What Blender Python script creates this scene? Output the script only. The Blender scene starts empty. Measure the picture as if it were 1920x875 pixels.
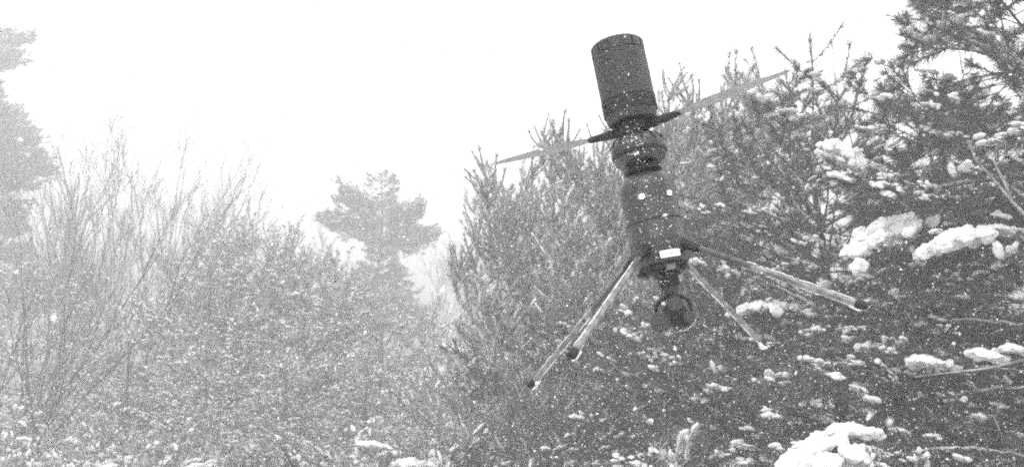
import bpy, bmesh, math, random
import numpy as np
from mathutils import Vector, Matrix, Euler

# ------------------------------------------------------------------ camera, sky, light, exposure
scene = bpy.context.scene
C = scene.collection
R = math.radians
FPX = 2059.0                       # focal length in photo pixels (1920 wide)
TILT = R(7.5)
CAM = Vector((0, 0, 1.6))
cam_d = bpy.data.cameras.new('camera')
cam_d.sensor_width = 36.0
cam_d.lens = 36.0 * FPX / 1920.0
cam_d.clip_start = 0.05
cam_d.clip_end = 2000
cam_d.dof.use_dof = True
cam_d.dof.focus_distance = 2.4
cam_d.dof.aperture_fstop = 13.0
cam = bpy.data.objects.new('camera', cam_d)
cam.location = CAM
cam.rotation_euler = (R(90) + TILT, 0, 0)
C.objects.link(cam)
scene.camera = cam

SUN_EL, SUN_AZ = 48.0, 205.0
world = bpy.data.worlds.new('World')
scene.world = world
world.use_nodes = True
wn, wl = world.node_tree.nodes, world.node_tree.links
wn.clear()
sky_t = wn.new('ShaderNodeTexSky')
sky_t.sky_type = 'NISHITA'
sky_t.sun_disc = False
sky_t.sun_elevation = R(SUN_EL)
sky_t.sun_rotation = R(SUN_AZ)
sky_t.air_density = 1.0
sky_t.dust_density = 1.0
sky_t.ozone_density = 1.0
hsv = wn.new('ShaderNodeHueSaturation')      # the photograph is black and white
hsv.inputs['Saturation'].default_value = 0.0
bg = wn.new('ShaderNodeBackground')
bg.inputs['Strength'].default_value = 0.15
wo = wn.new('ShaderNodeOutputWorld')
even = wn.new('ShaderNodeMix')                # closed snow cloud evens the sky out
even.data_type = 'RGBA'
even.inputs[0].default_value = 0.8
even.inputs[7].default_value = (9.0, 9.0, 9.0, 1)
wl.new(sky_t.outputs[0], hsv.inputs['Color'])
wl.new(hsv.outputs[0], even.inputs[6])
wl.new(even.outputs[2], bg.inputs['Color'])
wl.new(bg.outputs[0], wo.inputs['Surface'])

sun_d = bpy.data.lights.new('sun', 'SUN')
sun_d.energy = 0.5
sun_d.angle = R(40)
sun = bpy.data.objects.new('sun', sun_d)
sun.rotation_euler = (R(90 - SUN_EL), 0, R(180 - SUN_AZ))
C.objects.link(sun)

scene.view_settings.view_transform = 'Standard'
scene.view_settings.look = 'None'
scene.view_settings.gamma = 1.0
scene.view_settings.exposure = 1.52
scene.render.engine = 'CYCLES'
scene.cycles.use_denoising = False            # the photograph is grainy
scene.cycles.max_bounces = 4
scene.cycles.diffuse_bounces = 1
scene.cycles.adaptive_threshold = 0.035
scene.cycles.filter_width = 1.9
scene.cycles.adaptive_min_samples = 24
scene.cycles.transparent_max_bounces = 8

rng = np.random.default_rng(11)

def pix(x, y, d):
    """world point seen at photo pixel (x, y) at ground distance d from the camera"""
    a, b = (x - 960) / FPX, (437.5 - y) / FPX
    v = Vector((a, math.cos(TILT) - b * math.sin(TILT), math.sin(TILT) + b * math.cos(TILT)))
    return CAM + v * (d / math.hypot(v.x, v.y))

# ------------------------------------------------------------------ materials
def mat(name, col, rough=0.6, var=None, noise_scale=40, bump=0.0, island=None, spec=0.3, coat=0.0):
    """grey procedural material; var = second grey mixed by noise; island = (second grey, share) per loose piece"""
    m = bpy.data.materials.new(name)
    m.use_nodes = True
    n, l = m.node_tree.nodes, m.node_tree.links
    p = n['Principled BSDF']
    p.inputs['Roughness'].default_value = rough
    p.inputs['Specular IOR Level'].default_value = spec
    p.inputs['Coat Weight'].default_value = coat
    g = lambda v: (v, v, v, 1)
    p.inputs['Base Color'].default_value = g(col)
    out = None
    if var is not None or bump:
        tc = n.new('ShaderNodeTexCoord')
        nz = n.new('ShaderNodeTexNoise')
        nz.inputs['Scale'].default_value = noise_scale
        nz.inputs['Detail'].default_value = 5
        l.new(tc.outputs['Object'], nz.inputs['Vector'])
    if var is not None:
        rp = n.new('ShaderNodeValToRGB')
        rp.color_ramp.elements[0].position = 0.35
        rp.color_ramp.elements[1].position = 0.68
        rp.color_ramp.elements[0].color = g(col)
        rp.color_ramp.elements[1].color = g(var)
        l.new(nz.outputs['Fac'], rp.inputs['Fac'])
        out = rp.outputs[0]
    if island is not None:
        ge = n.new('ShaderNodeNewGeometry')
        rp2 = n.new('ShaderNodeValToRGB')
        e = rp2.color_ramp.elements
        e[0].position, e[1].position = max(0.0, 1 - island[1] - 0.12), min(1.0, 1 - island[1] + 0.12)
        e[0].color, e[1].color = g(0), g(1)
        l.new(ge.outputs['Random Per Island'], rp2.inputs['Fac'])
        mx = n.new('ShaderNodeMix')
        mx.data_type = 'RGBA'
        l.new(rp2.outputs[0], mx.inputs[0])
        mx.inputs[6].default_value = g(col)
        if out is not None:
            l.new(out, mx.inputs[6])
        mx.inputs[7].default_value = g(island[0])
        out = mx.outputs[2]
    if out is not None:
        l.new(out, p.inputs['Base Color'])
    if bump:
        bp = n.new('ShaderNodeBump')
        bp.inputs['Strength'].default_value = bump
        bp.inputs['Distance'].default_value = 0.02
        l.new(nz.outputs['Fac'], bp.inputs['Height'])
        l.new(bp.outputs[0], p.inputs['Normal'])
    return m

M = {
    'snow': mat('snow', 0.78, 0.8, var=0.66, noise_scale=25, bump=0.5, spec=0.2),
    'ground_snow': mat('ground_snow', 0.80, 0.8, var=0.62, noise_scale=1.6, bump=0.6, spec=0.2),
    'needles': mat('needles', 0.04, 0.6, island=(0.42, 0.16)),
    'needles_frost': mat('needles_frost', 0.07, 0.6, island=(0.62, 0.48)),
    'bark': mat('bark', 0.07, 0.9, var=0.15, noise_scale=30, bump=0.6),
    'frosted_twig': mat('frosted_twig', 0.11, 0.85, var=0.36, noise_scale=22, bump=0.4),
    'bare_bark': mat('bare_bark', 0.07, 0.9, var=0.16, noise_scale=18, bump=0.4),
    'dry_grass': mat('dry_grass', 0.22, 0.8, island=(0.7, 0.55)),
    'black_plastic': mat('black_plastic', 0.026, 0.5, var=0.034, noise_scale=60, bump=0.08, spec=0.35),
    'black_dark': mat('black_dark', 0.009, 0.6, var=0.013, noise_scale=80, bump=0.05),
    'satin_black': mat('satin_black', 0.011, 0.38, var=0.018, noise_scale=22, bump=0.04, spec=0.55),
    'leg_black': mat('leg_black', 0.02, 0.4, var=0.06, noise_scale=40, spec=0.5),
    'blade': mat('blade', 0.27, 0.4, var=0.33, noise_scale=30),
    'metal': mat('metal', 0.18, 0.4, var=0.10, noise_scale=90),
    'label': mat('label', 0.8, 0.5, var=0.7, noise_scale=300),
    'label_ink': mat('label_ink', 0.35, 0.6),
    'lens': mat('lens', 0.01, 0.08, spec=0.8, coat=1.0),
    'lens_ring': mat('lens_ring', 0.05, 0.35),
    'cable': mat('cable', 0.05, 0.5),
}
M['ice'] = mat('ice', 0.05, 0.22, var=0.20, noise_scale=55, bump=0.3, spec=0.6, coat=0.5)
def glow_mat():
    m = bpy.data.materials.new('lamp_glow')
    m.use_nodes = True
    p = m.node_tree.nodes['Principled BSDF']
    p.inputs['Emission Color'].default_value = (1, 1, 1, 1)
    p.inputs['Emission Strength'].default_value = 6.0
    return m
M['glow'] = glow_mat()

# ------------------------------------------------------------------ mesh helpers (numpy triangles)
class MB:
    def __init__(s):
        s.v, s.f, s.n = [], [], 0
    def add(s, V, F):
        V = np.asarray(V, dtype=np.float64).reshape(-1, 3)
        F = np.asarray(F, dtype=np.int64).reshape(-1, 3)
        if len(F) == 0:
            return s
        s.v.append(V); s.f.append(F + s.n); s.n += len(V)
        return s
    def arrays(s):
        if not s.v:
            return np.zeros((0, 3)), np.zeros((0, 3), dtype=np.int64)
        return np.concatenate(s.v), np.concatenate(s.f)
    def mesh(s, name, m, smooth=True, sharp=None):
        V, F = s.arrays()
        return to_mesh(name, V, F, m, smooth, sharp)

def to_mesh(name, V, F, m, smooth=True, sharp=None):
    me = bpy.data.meshes.new(name)
    me.vertices.add(len(V)); me.vertices.foreach_set('co', np.ascontiguousarray(V, dtype=np.float32).ravel())
    me.loops.add(len(F) * 3); me.loops.foreach_set('vertex_index', np.ascontiguousarray(F, dtype=np.int32).ravel())
    me.polygons.add(len(F))
    me.polygons.foreach_set('loop_start', np.arange(0, len(F) * 3, 3, dtype=np.int32))
    me.polygons.foreach_set('loop_total', np.full(len(F), 3, dtype=np.int32))
    me.polygons.foreach_set('use_smooth', np.full(len(F), bool(smooth)))
    me.update(calc_edges=True)
    me.materials.append(m)
    if sharp:
        me.set_sharp_from_angle(angle=R(sharp))
    return me

def link(name, data, parent=None, loc=(0, 0, 0), rot=(0, 0, 0), scl=(1, 1, 1)):
    o = bpy.data.objects.new(name, data)
    C.objects.link(o)
    o.location, o.rotation_euler, o.scale = loc, rot, scl
    if parent is not None:
        o.parent = parent
    return o

def tag(o, label=None, cat=None, group=None, kind=None):
    if label: o['label'] = label
    if cat: o['category'] = cat
    if group: o['group'] = group
    if kind: o['kind'] = kind
    return o

def unit(a):
    a = np.asarray(a, dtype=float)
    return a / (np.linalg.norm(a, axis=-1, keepdims=True) + 1e-12)

TUBE_F = {}
def tube(mb, pts, radii, sides=5, cap=True):
    pts = np.asarray(pts, dtype=float); k = len(pts)
    radii = np.full(k, radii, dtype=float) if np.isscalar(radii) else np.asarray(radii, dtype=float)
    tan = unit(np.gradient(pts, axis=0))
    ref = np.array([0, 0, 1.0]) if abs(tan[0][2]) < 0.9 else np.array([1.0, 0, 0])
    a = unit(np.cross(tan, ref)); b = np.cross(tan, a)
    ang = np.arange(sides) / sides * 2 * math.pi
    V = (pts[:, None, :] + radii[:, None, None] * (np.cos(ang)[None, :, None] * a[:, None, :] + np.sin(ang)[None, :, None] * b[:, None, :])).reshape(-1, 3)
    if cap: V = np.vstack([V, pts[0], pts[-1]])
    key = (k, sides, cap)
    if key not in TUBE_F:
        F = []
        for i in range(k - 1):
            for j in range(sides):
                q = (j + 1) % sides
                A, B, Cc, D = i * sides + j, i * sides + q, (i + 1) * sides + q, (i + 1) * sides + j
                F += [(A, D, Cc), (A, Cc, B)]
        if cap:
            for j in range(sides):
                q = (j + 1) % sides
                F += [(k * sides, j, q), (k * sides + 1, (k - 1) * sides + q, (k - 1) * sides + j)]
        TUBE_F[key] = np.array(F)
    F = TUBE_F[key]
    mb.add(V, F)

def ico(sub):
    bm = bmesh.new(); bmesh.ops.create_icosphere(bm, subdivisions=sub, radius=1.0)
    V = np.array([v.co[:] for v in bm.verts]); F = np.array([[v.index for v in f.verts] for f in bm.faces]); bm.free()
    return V, F
ICO1, ICO2, ICO3 = ico(1), ico(2), ico(3)

def blobs(mb, P, X, rx, ry, rz, rg, tmpl=ICO1, jit=0.22):
    """lumps at P, long axis X"""
    P = np.atleast_2d(P); n = len(P)
    if n == 0: return
    X = unit(np.atleast_2d(X)); Z = np.tile([0, 0, 1.0], (n, 1)); Y = unit(np.cross(Z, X)); Z = np.cross(X, Y)
    V0, F0 = tmpl
    J = 1 + jit * rg.standard_normal((n, len(V0), 1))
    V = V0[None] * J
    V = P[:, None] + V[:, :, 0:1] * (X * np.reshape(rx, (-1, 1)))[:, None] + V[:, :, 1:2] * (Y * np.reshape(ry, (-1, 1)))[:, None] + V[:, :, 2:3] * (Z * np.reshape(rz, (-1, 1)))[:, None]
    F = (F0[None] + (np.arange(n) * len(V0))[:, None, None])
    mb.add(V.reshape(-1, 3), F.reshape(-1, 3))

def needles(mb, P, D, n, ln, w, spread, rg, back=0.03, sag=0.0):
    """n thin needles at each point P fanning round direction D"""
    P = np.repeat(np.atleast_2d(P), n, 0); D = np.repeat(unit(np.atleast_2d(D)), n, 0)
    m = len(P)
    d = unit(D + spread * rg.standard_normal((m, 3)) + np.array([0, 0, -sag]))
    b = P - D * (back * rg.random((m, 1)))
    L = ln * (0.7 + 0.5 * rg.random((m, 1)))
    s = unit(np.cross(d, rg.standard_normal((m, 3)))) * (w * 0.5)
    V = np.stack([b - s, b + s, b + d * L], 1).reshape(-1, 3)
    mb.add(V, np.arange(m * 3).reshape(-1, 3))

def bez(p0, p1, p2, n):
    t = np.linspace(0, 1, n)[:, None]
    return (1 - t) ** 2 * np.asarray(p0) + 2 * t * (1 - t) * np.asarray(p1) + t ** 2 * np.asarray(p2)

def xform(V, mtx):
    A = np.array(mtx)
    return V @ A[:3, :3].T + A[:3, 3]

# ------------------------------------------------------------------ pine boughs
def ridge(sn, pts, r, rg, sides=6):
    """a layer of snow lying along a twig: flattened lumpy strip, thin at both ends"""
    n = max(5, int(np.linalg.norm(pts[-1] - pts[0]) / 0.035) + 3)
    t = np.linspace(0, len(pts) - 1, n); j = np.minimum(t.astype(int), len(pts) - 2)
    p = pts[j] + (pts[j + 1] - pts[j]) * (t - j)[:, None]
    env = np.sin(np.linspace(0.25, math.pi - 0.2, n)) ** 0.5 * (0.6 + 0.65 * rg.random(n))
    p = p + rg.normal(size=(n, 3)) * r * 0.25 + np.array([0, 0, 0.3]) * r
    tmp = MB(); tube(tmp, p, r * env, sides)
    V, F = tmp.arrays()
    zc = np.concatenate([np.repeat(p[:, 2], sides), [p[0, 2], p[-1, 2]]])
    V[:, 2] = zc + (V[:, 2] - zc) * 0.55
    V = V + rg.normal(size=V.shape) * r * 0.10
    sn.add(V, F)

def bough(seed, L, style, lod=0, snow=0.5):
    """one bough along +X.  Returns wood, needle and snow builders."""
    rg = np.random.default_rng(seed)
    wood, ned, sn = MB(), MB(), MB()
    NL, NW, NT, NB = [(0.078, 0.0036, 40, 3), (0.08, 0.0048, 18, 2), (0.12, 0.013, 9, 3)][lod]
    if style != 'up' and lod == 0: NL, NW, NT, NB = 0.092, 0.0044, 54, 2
    curl = {'up': 0.34, 'flat': 0.08, 'droop': -0.24}[style]
    ax = bez((0, 0, 0), (L * 0.55, rg.normal() * 0.05 * L, 0.03 * L), (L * 0.96, rg.normal() * 0.06 * L, curl * L), 9)
    r0 = 0.005 + 0.005 * L
    tube(wood, ax, np.linspace(r0, 0.0035, 9), 4 if lod == 0 else 3, cap=False)
    twigs = [ax[5:]]
    ns = max(4, int(L / (0.115 if style == 'up' else 0.12)))
    for i in range(ns):
        s = 0.16 + 0.8 * (i + 0.4 * rg.random()) / ns
        p = ax[min(7, int(s * 8))] + (ax[min(8, int(s * 8) + 1)] - ax[min(7, int(s * 8))]) * (s * 8 % 1)
        side = 1 if i % 2 else -1
        a = side * R(rg.uniform(28, 68))
        tl = (0.15 + 0.36 * L * (1 - 0.72 * s)) * rg.uniform(0.65, 1.15)
        d = np.array([math.cos(a), math.sin(a), rg.normal() * 0.2 + (0.22 if style == 'up' else 0.02)])
        up = {'up': 0.45, 'flat': 0.16, 'droop': -0.18}[style]
        e = p + d * tl + np.array([0, 0, up * tl * rg.uniform(0.4, 1.3)])
        tw = bez(p, p + d * tl * 0.6, e, 5)
        tube(wood, tw, np.linspace(0.0045, 0.0025, 5), 3, cap=False)
        twigs.append(tw)
        if tl > 0.3:
            for q in (1, 2, 3):
                d2 = unit(tw[q + 1] - tw[q]); b = R(rg.uniform(30, 60)) * (1 if q % 2 else -1)
                d3 = np.array([d2[0] * math.cos(b) - d2[1] * math.sin(b), d2[0] * math.sin(b) + d2[1] * math.cos(b), d2[2] + 0.12])
                t2 = bez(tw[q], tw[q] + d3 * tl * 0.25, tw[q] + d3 * tl * 0.42 + np.array([0, 0, up * tl * 0.25]), 4)
                tube(wood, t2, np.linspace(0.0035, 0.0024, 4), 3, cap=False)
                twigs.append(t2)
    sag = {'up': 0.0, 'flat': 0.14, 'droop': 0.45}[style]
    for tw in twigs:
        d = unit(tw[-1] - tw[-2]); seg = np.linalg.norm(tw[-1] - tw[0])
        needles(ned, tw[-1], d, NT, NL, NW, 0.50 if style == 'up' else 0.62, rg, 0.035, sag)
        for k in range(1, NB + 1):
            f = 1 - k * 0.055 / max(seg, 0.06)
            if f < 0.05: break
            i = f * (len(tw) - 1); j = int(i); p = tw[j] + (tw[min(j + 1, len(tw) - 1)] - tw[j]) * (i - j)
            needles(ned, p, d, NT * 2 // 3, NL * 0.95, NW, 0.75, rg, 0.045, sag)
        if rg.random() < snow:
            h = len(tw) // 2; off = np.array([0, 0, 0.014 if style == 'up' else 0.02])
            end = tw[-1] + d * rg.uniform(0.0, 0.05)
            if lod == 0 and style != 'up':
                k = int(rg.integers(3, 7)); z = rg.uniform(0.6, 1.25)
                o = rg.normal(size=(k, 3)) * np.array([0.032, 0.032, 0.006])
                blobs(sn, tw[-1] + np.array([0, 0, 0.028]) + o, rg.normal(size=(k, 3)) * np.array([1, 1, 0.15]) + d * 0.6, rg.uniform(0.018, 0.042, k) * z, rg.uniform(0.014, 0.03, k) * z, rg.uniform(0.008, 0.015, k) * z, rg, ICO2, 0.09)
            elif lod == 1:
                k = 3
                blobs(sn, tw[-1] + off + rg.normal(size=(k, 3)) * np.array([0.035, 0.035, 0.012]), rg.normal(size=(k, 3)) * np.array([1, 1, 0.2]), rg.uniform(0.018, 0.05, k), rg.uniform(0.012, 0.028, k), rg.uniform(0.007, 0.016, k), rg, ICO1, 0.2)
            else:
                ridge(sn, np.vstack([tw[h:], end]) + off, (rg.uniform(0.008, 0.017) if style == 'up' else rg.uniform(0.010, 0.024)) * (1.0 if lod < 2 else 2.2), rg, 6 if lod == 0 else 4)
    if style != 'up' and rg.random() < 0.8:
        ridge(sn, ax[1:6] + np.array([0, 0, 0.010]), 0.015, rg)
    return wood, ned, sn

def candle(seed, lod=0):
    """upright leader shoot with a ring of side shoots, each ending in a small fan of needles"""
    rg = np.random.default_rng(seed)
    wood, ned, sn = MB(), MB(), MB()
    NL, NW, NT = [(0.06, 0.0036, 30), (0.07, 0.006, 15), (0.1, 0.016, 8)][lod]
    H = rg.uniform(0.30, 0.42)
    st = [bez((0, 0, 0), (rg.normal() * 0.02, rg.normal() * 0.02, H * 0.5), (rg.normal() * 0.04, rg.normal() * 0.04, H), 5)]
    for z0, nn in ((0.05, 3), (0.14, 3)):
        a0 = rg.uniform(0, 6.28)
        for k in range(nn):
            a = a0 + k * 6.28 / nn + rg.normal() * 0.3
            l = rg.uniform(0.10, 0.24); o = np.array([math.cos(a), math.sin(a), 0])
            st.append(bez((0, 0, H * z0 / 0.4 * 0.5), o * l * 0.45 + np.array([0, 0, z0 + l * 0.25]), o * l * 0.62 + np.array([0, 0, z0 + l * 0.95]), 5))
    for s in st:
        tube(wood, s, np.linspace(0.0095, 0.007, 5) * (1 if lod == 0 else 0.7), 4, cap=True)
        d = unit(s[-1] - s[-2])
        needles(ned, s[-1] - d * 0.01, d, NT, NL, NW, 0.42, rg, 0.015)
        for f in np.arange(0.25, 0.9, 0.12):
            i = f * 4; j = int(i); p = s[j] + (s[min(4, j + 1)] - s[j]) * (i - j)
            needles(ned, p, d, NT // 3, NL * 0.8, NW, 0.30, rg, 0.03)
    return wood, ned, sn

LEN = [0.45, 0.8, 1.25, 1.9]
BOUGH = {}
for li, L in enumerate(LEN):
    for si, st in enumerate(('up', 'flat', 'droop')):
        for v in range(2):
            BOUGH[(li, st, v)] = bough(100 + li * 10 + si * 3 + v, L, st, 0, {'up': 0.55, 'flat': 0.5, 'droop': 0.32}[st])
BM = {}
for k, (w, n, s) in BOUGH.items():
    nm = 'bough_%s' % k[1]
    BM[k] = (w.mesh(nm, M['frosted_twig'] if k[1] == 'up' else M['bark']), n.mesh(nm + '_needles', M['needles_frost'] if k[1] == 'up' else M['needles'], False), s.mesh(nm + '_snow', M['snow']) if s.v else None)
CANDLE = [candle(500 + i) for i in range(3)]
CM = [(w.mesh('leader', M['frosted_twig']), n.mesh('leader_needles', M['needles_frost'], False)) for w, n, s in CANDLE]
BOUGH1 = {(li, st, v): bough(300 + li * 10 + si * 3 + v, L, st, 1, {'up': 0.45, 'flat': 0.65, 'droop': 0.5}[st]) for li, L in enumerate(LEN) for si, st in enumerate(('up', 'flat', 'droop')) for v in range(2)}
CANDLE1 = [candle(520 + i, 1) for i in range(2)]
BOUGH2 = {(li, st, v): bough(400 + li * 10 + si * 3 + v, L, st, 2, 0.3) for li, L in enumerate([0.8, 1.4, 2.2, 3.0]) for si, st in enumerate(('up', 'flat', 'droop')) for v in range(2)}
LEN2 = [0.8, 1.4, 2.2, 3.0]

def place_bough(tree, key, loc, az, pitch, roll, s):
    w, n, sn = BM[key]
    b = link('bough', w, tree, loc, (roll, -pitch, az), (s, s, s))
    tag(link('needles', n, b), kind='stuff')
    if sn: tag(link('snow_load', sn, b), kind='stuff')
    return b

def place_candle(tree, i, loc, rot, s=1.0):
    b = link('leader_shoot', CM[i][0], tree, loc, rot, (s, s, s))
    tag(link('needles', CM[i][1], b), kind='stuff')

def trunk_pts(H, rg, lean):
    z = np.linspace(0, H, 9)
    return np.stack([lean[0] * (z / H) ** 1.3 + 0.03 * np.sin(z * 1.3 + rg.random() * 6), lean[1] * (z / H) ** 1.3 + 0.03 * np.cos(z * 1.1 + rg.random() * 6), z], 1)

def whorls(H, Lmax, rg, base, step, nb, pw=0.8, lmin=0.3, top=0.25):
    h = base
    while h < H - top:
        f = h / H
        a0 = rg.uniform(0, 6.28)
        for k in range(nb):
            L = (Lmax * (1 - f) ** pw + lmin) * rg.uniform(0.7, 1.15)
            yield h + rg.normal() * 0.06, a0 + k * 6.283 / nb + rg.normal() * 0.25, f, L
        h += step * rg.uniform(0.8, 1.2)

def pick(L, lens):
    i = int(np.argmin([abs(math.log(L / q)) for q in lens]))
    return i, float(np.clip(L / lens[i], 0.75, 1.3))

def near_pine(name, label, group, loc, H, r, Lmax, seed, lean=(0, 0), base=0.3, step=0.34, nb=5, style='up', candles=True, pw=0.8, keep=None):
    rg = np.random.default_rng(seed)
    t = link(name, None, None, loc)
    tag(t, label, 'tree', group)
    pts = trunk_pts(H, rg, lean)
    mb = MB(); tube(mb, pts, np.linspace(r, 0.008, 9), 8)
    link('trunk', mb.mesh('pine_trunk', M['bark']), t)
    for h, az, f, L in whorls(H, Lmax, rg, base, step, nb, pw):
        if keep and not keep(h, az): continue
        i, s = pick(L, LEN)
        if style == 'up':
            st = 'up' if f > 0.58 else ('flat' if rg.random() < 0.6 else 'up')
            pitch = R(8 + 42 * f + rg.normal() * 8)
        else:
            st = 'droop' if rg.random() < 0.55 else 'flat'
            if f > 0.7: st = 'flat' if rg.random() < 0.6 else 'up'
            pitch = R(4 + 26 * f + rg.normal() * 9)
        p = [np.interp(h, pts[:, 2], pts[:, k]) for k in range(3)]
        b = place_bough(t, (i, st, int(rg.integers(2))), p, az, pitch, rg.normal() * 0.3, s)
        if candles and f > 0.30 and st == 'up' and L > 0.4 and rg.random() < 0.8:
            m = Euler((0, -pitch, az)).to_matrix() @ Vector((L * 0.86, 0, L * 0.34))
            place_candle(t, int(rg.integers(3)), Vector(p) + m, (rg.normal() * 0.18 - 0.3 * math.sin(az), rg.normal() * 0.18 + 0.3 * math.cos(az) * 0.6, rg.uniform(0, 6)), rg.uniform(0.85, 1.35))
    if candles:
        place_candle(t, seed % 3, tuple(pts[-1] - np.array([0, 0, 0.12])), (0, 0, seed), 1.1)
    return t

# ------------------------------------------------------------------ snow pads that lie on boughs (shapes)
PAD = {}
def pad_mesh(seed, lx, ly, lz, n, vox):
    return PAD[seed]
def make_pad(seed, lx, ly, lz, n, vox):
    rg = np.random.default_rng(seed); mb = MB()
    for i in range(n):
        u, v = rg.normal() * 0.42, rg.normal() * 0.42
        rr = rg.uniform(0.35, 1.0) * (1 - 0.5 * min(1, math.hypot(u, v)))
        r = 0.24 * rr * ly + 0.02
        blobs(mb, np.array([[u * lx, v * ly, rg.normal() * 0.12 * lz - 0.5 * lz * (u * u + v * v)]]), np.array([[1, rg.normal() * 0.4, 0]]), r * 1.3, r, min(r, lz) * rg.uniform(0.6, 1), rg, ICO2, 0.08)
    me = mb.mesh('snow_pad_raw', M['snow'])
    o = bpy.data.objects.new('tmp', me); C.objects.link(o)
    md = o.modifiers.new('r', 'REMESH'); md.mode = 'VOXEL'; md.voxel_size = vox; md.use_smooth_shade = True
    sm = o.modifiers.new('s', 'SMOOTH'); sm.iterations = 2
    tx = bpy.data.textures.new('pad_noise', 'CLOUDS'); tx.noise_scale = 0.05
    dp = o.modifiers.new('d', 'DISPLACE'); dp.texture = tx; dp.strength = 0.05; dp.mid_level = 0.5
    t2 = bpy.data.textures.new('pad_fine', 'CLOUDS'); t2.noise_scale = 0.013
    d2 = o.modifiers.new('f', 'DISPLACE'); d2.texture = t2; d2.strength = 0.016; d2.mid_level = 0.5
    out = bpy.data.meshes.new_from_object(o.evaluated_get(bpy.context.evaluated_depsgraph_get()))
    out.name = 'snow_pad'
    bpy.data.objects.remove(o); bpy.data.meshes.remove(me)
    for p in out.polygons: p.use_smooth = True
    return out
pads = [  # tree, x, y, dist, size px (w,h), tilt deg
    (0, 1586, 285, 6.7, 50, 56, -35), (0, 1648, 432, 6.4, 92, 74, 24), (1, 1800, 442, 6.1, 66, 46, 12), (1, 1885, 428, 6.1, 46, 18, -8),
    (0, 1425, 572, 7.2, 62, 26, 6), (0, 1640, 645, 6.4, 36, 16, 0), (1, 1745, 674, 6.0, 46, 22, -8), (1, 1850, 662, 5.9, 44, 20, -12), (0, 1495, 240, 7.3, 36, 10, 4), (2, 1640, 562, 6.5, 26, 14, 0), (2, 1900, 650, 5.9, 30, 16, 0)]
BUSH1 = [(1490, 862, 5.5, 60, 46, 28), (1535, 826, 5.6, 62, 46, 24), (1598, 806, 5.6, 46, 30, 0), (1612, 850, 5.4, 30, 50, -30), (1550, 866, 5.4, 50, 36, 10)]
BUSH2 = [(700, 832, 8.8, 34, 7, -8), (770, 868, 8.6, 36, 16, 0)]
for i, (ti, x, y, d, w, h, tl) in enumerate(pads):
    m = d / FPX; f_ = 1.0 if i < 3 else 0.8; w, h = w * f_, h * f_; PAD[700 + i] = make_pad(700 + i, w * m, w * m * 0.8, h * m * 0.5, 46, 0.008)
for sd, lst in ((5, BUSH1), (6, BUSH2)):
    for i, (x, y, d, w, h, tl) in enumerate(lst):
        m = d / FPX; PAD[sd * 10 + i] = make_pad(sd * 10 + i, w * m, w * m * 0.7, h * m * 0.5, 34, 0.011)

# ------------------------------------------------------------------ ground
gx = np.concatenate([np.linspace(-400, -45, 12), np.linspace(-42, 42, 120), np.linspace(45, 400, 12)])
gy = np.concatenate([np.linspace(-60, -4, 8), np.linspace(-2, 70, 110), np.linspace(75, 600, 14)])
GX, GY = np.meshgrid(gx, gy)
def ground_z(x, y):
    return 0.10 * np.sin(x * 0.55 + 1.0) * np.cos(y * 0.42) + 0.06 * np.sin(x * 1.3 + y * 0.9) + 0.03 * np.sin(x * 3.1 - y * 2.3)
GZ = ground_z(GX, GY) + 0.025 * rng.standard_normal(GX.shape)
nx, ny = len(gx), len(gy)
ii = (np.arange(ny - 1)[:, None] * nx + np.arange(nx - 1)[None, :]).ravel()
GF = np.concatenate([np.stack([ii, ii + 1, ii + nx + 1], 1), np.stack([ii, ii + nx + 1, ii + nx], 1)])
tag(link('ground', to_mesh('ground', np.stack([GX.ravel(), GY.ravel(), GZ.ravel()], 1), GF, M['ground_snow'])), kind='structure')

def foot(x, d, sink=0.05):
    """ground point below photo column x at ground distance d"""
    p = pix(x, 437, d)
    return Vector((p.x, p.y, float(ground_z(p.x, p.y)) - sink))
def height_at(x, y, d):
    return pix(x, y, d).z - foot(x, d).z

# ------------------------------------------------------------------ near pines (centre and right)
near = [
    # x, y_top, dist, Lmax, seed, lean, style, label
    (1236, 150, 9.6, 1.7, 1, (0.05, 0), 'up', 'tallest frosted young pine, straight behind the drone'),
    (1080, 232, 9.9, 1.45, 2, (-0.1, 0), 'up', 'frosted young pine just left of the drone, tip beneath the left rotor blade'),
    (972, 318, 10.6, 0.95, 7, (-0.15, 0), 'up', 'frosted young pine at the left end of the clump, beyond the rotor blade tip'),
    (1352, 180, 10.2, 1.5, 4, (0.1, 0), 'up', 'frosted young pine right of the drone, bare pale shoots at its top'),
]
for x, yt, d, Lm, sd, lean, st, lab in near:
    H = height_at(x, yt, d)
    near_pine('young_pine', lab, 'frosted young pines behind the drone', foot(x, d), H - 0.5, 0.045, Lm, sd, lean, style=st, nb=4, pw=0.55, base=0.45, step=0.36)
near_pine('pine_tree', 'dark snow-laden pine filling the space between drone and right edge', 'dark pines on the right', foot(1590, 8.0), height_at(1530, 120, 8.0) - 0.35, 0.08, 1.6, 21, (-0.3, 0), base=0.8, step=0.31, nb=7, style='droop', candles=False, pw=0.45)
near_pine('pine_tree', 'tallest dark pine, its boughs reaching in from the right edge', 'dark pines on the right', foot(1975, 7.0), 5.6, 0.11, 1.45, 22, (0.1, 0), base=0.8, step=0.36, nb=6, style='droop', candles=False, pw=0.45)
near_pine('pine_tree', 'lower dark pine standing between the two taller dark pines', 'dark pines on the right', foot(1780, 7.8), height_at(1780, 235, 7.8) - 0.3, 0.06, 1.35, 23, (0, 0), base=0.8, step=0.34, nb=6, style='droop', candles=False, pw=0.6)


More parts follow.
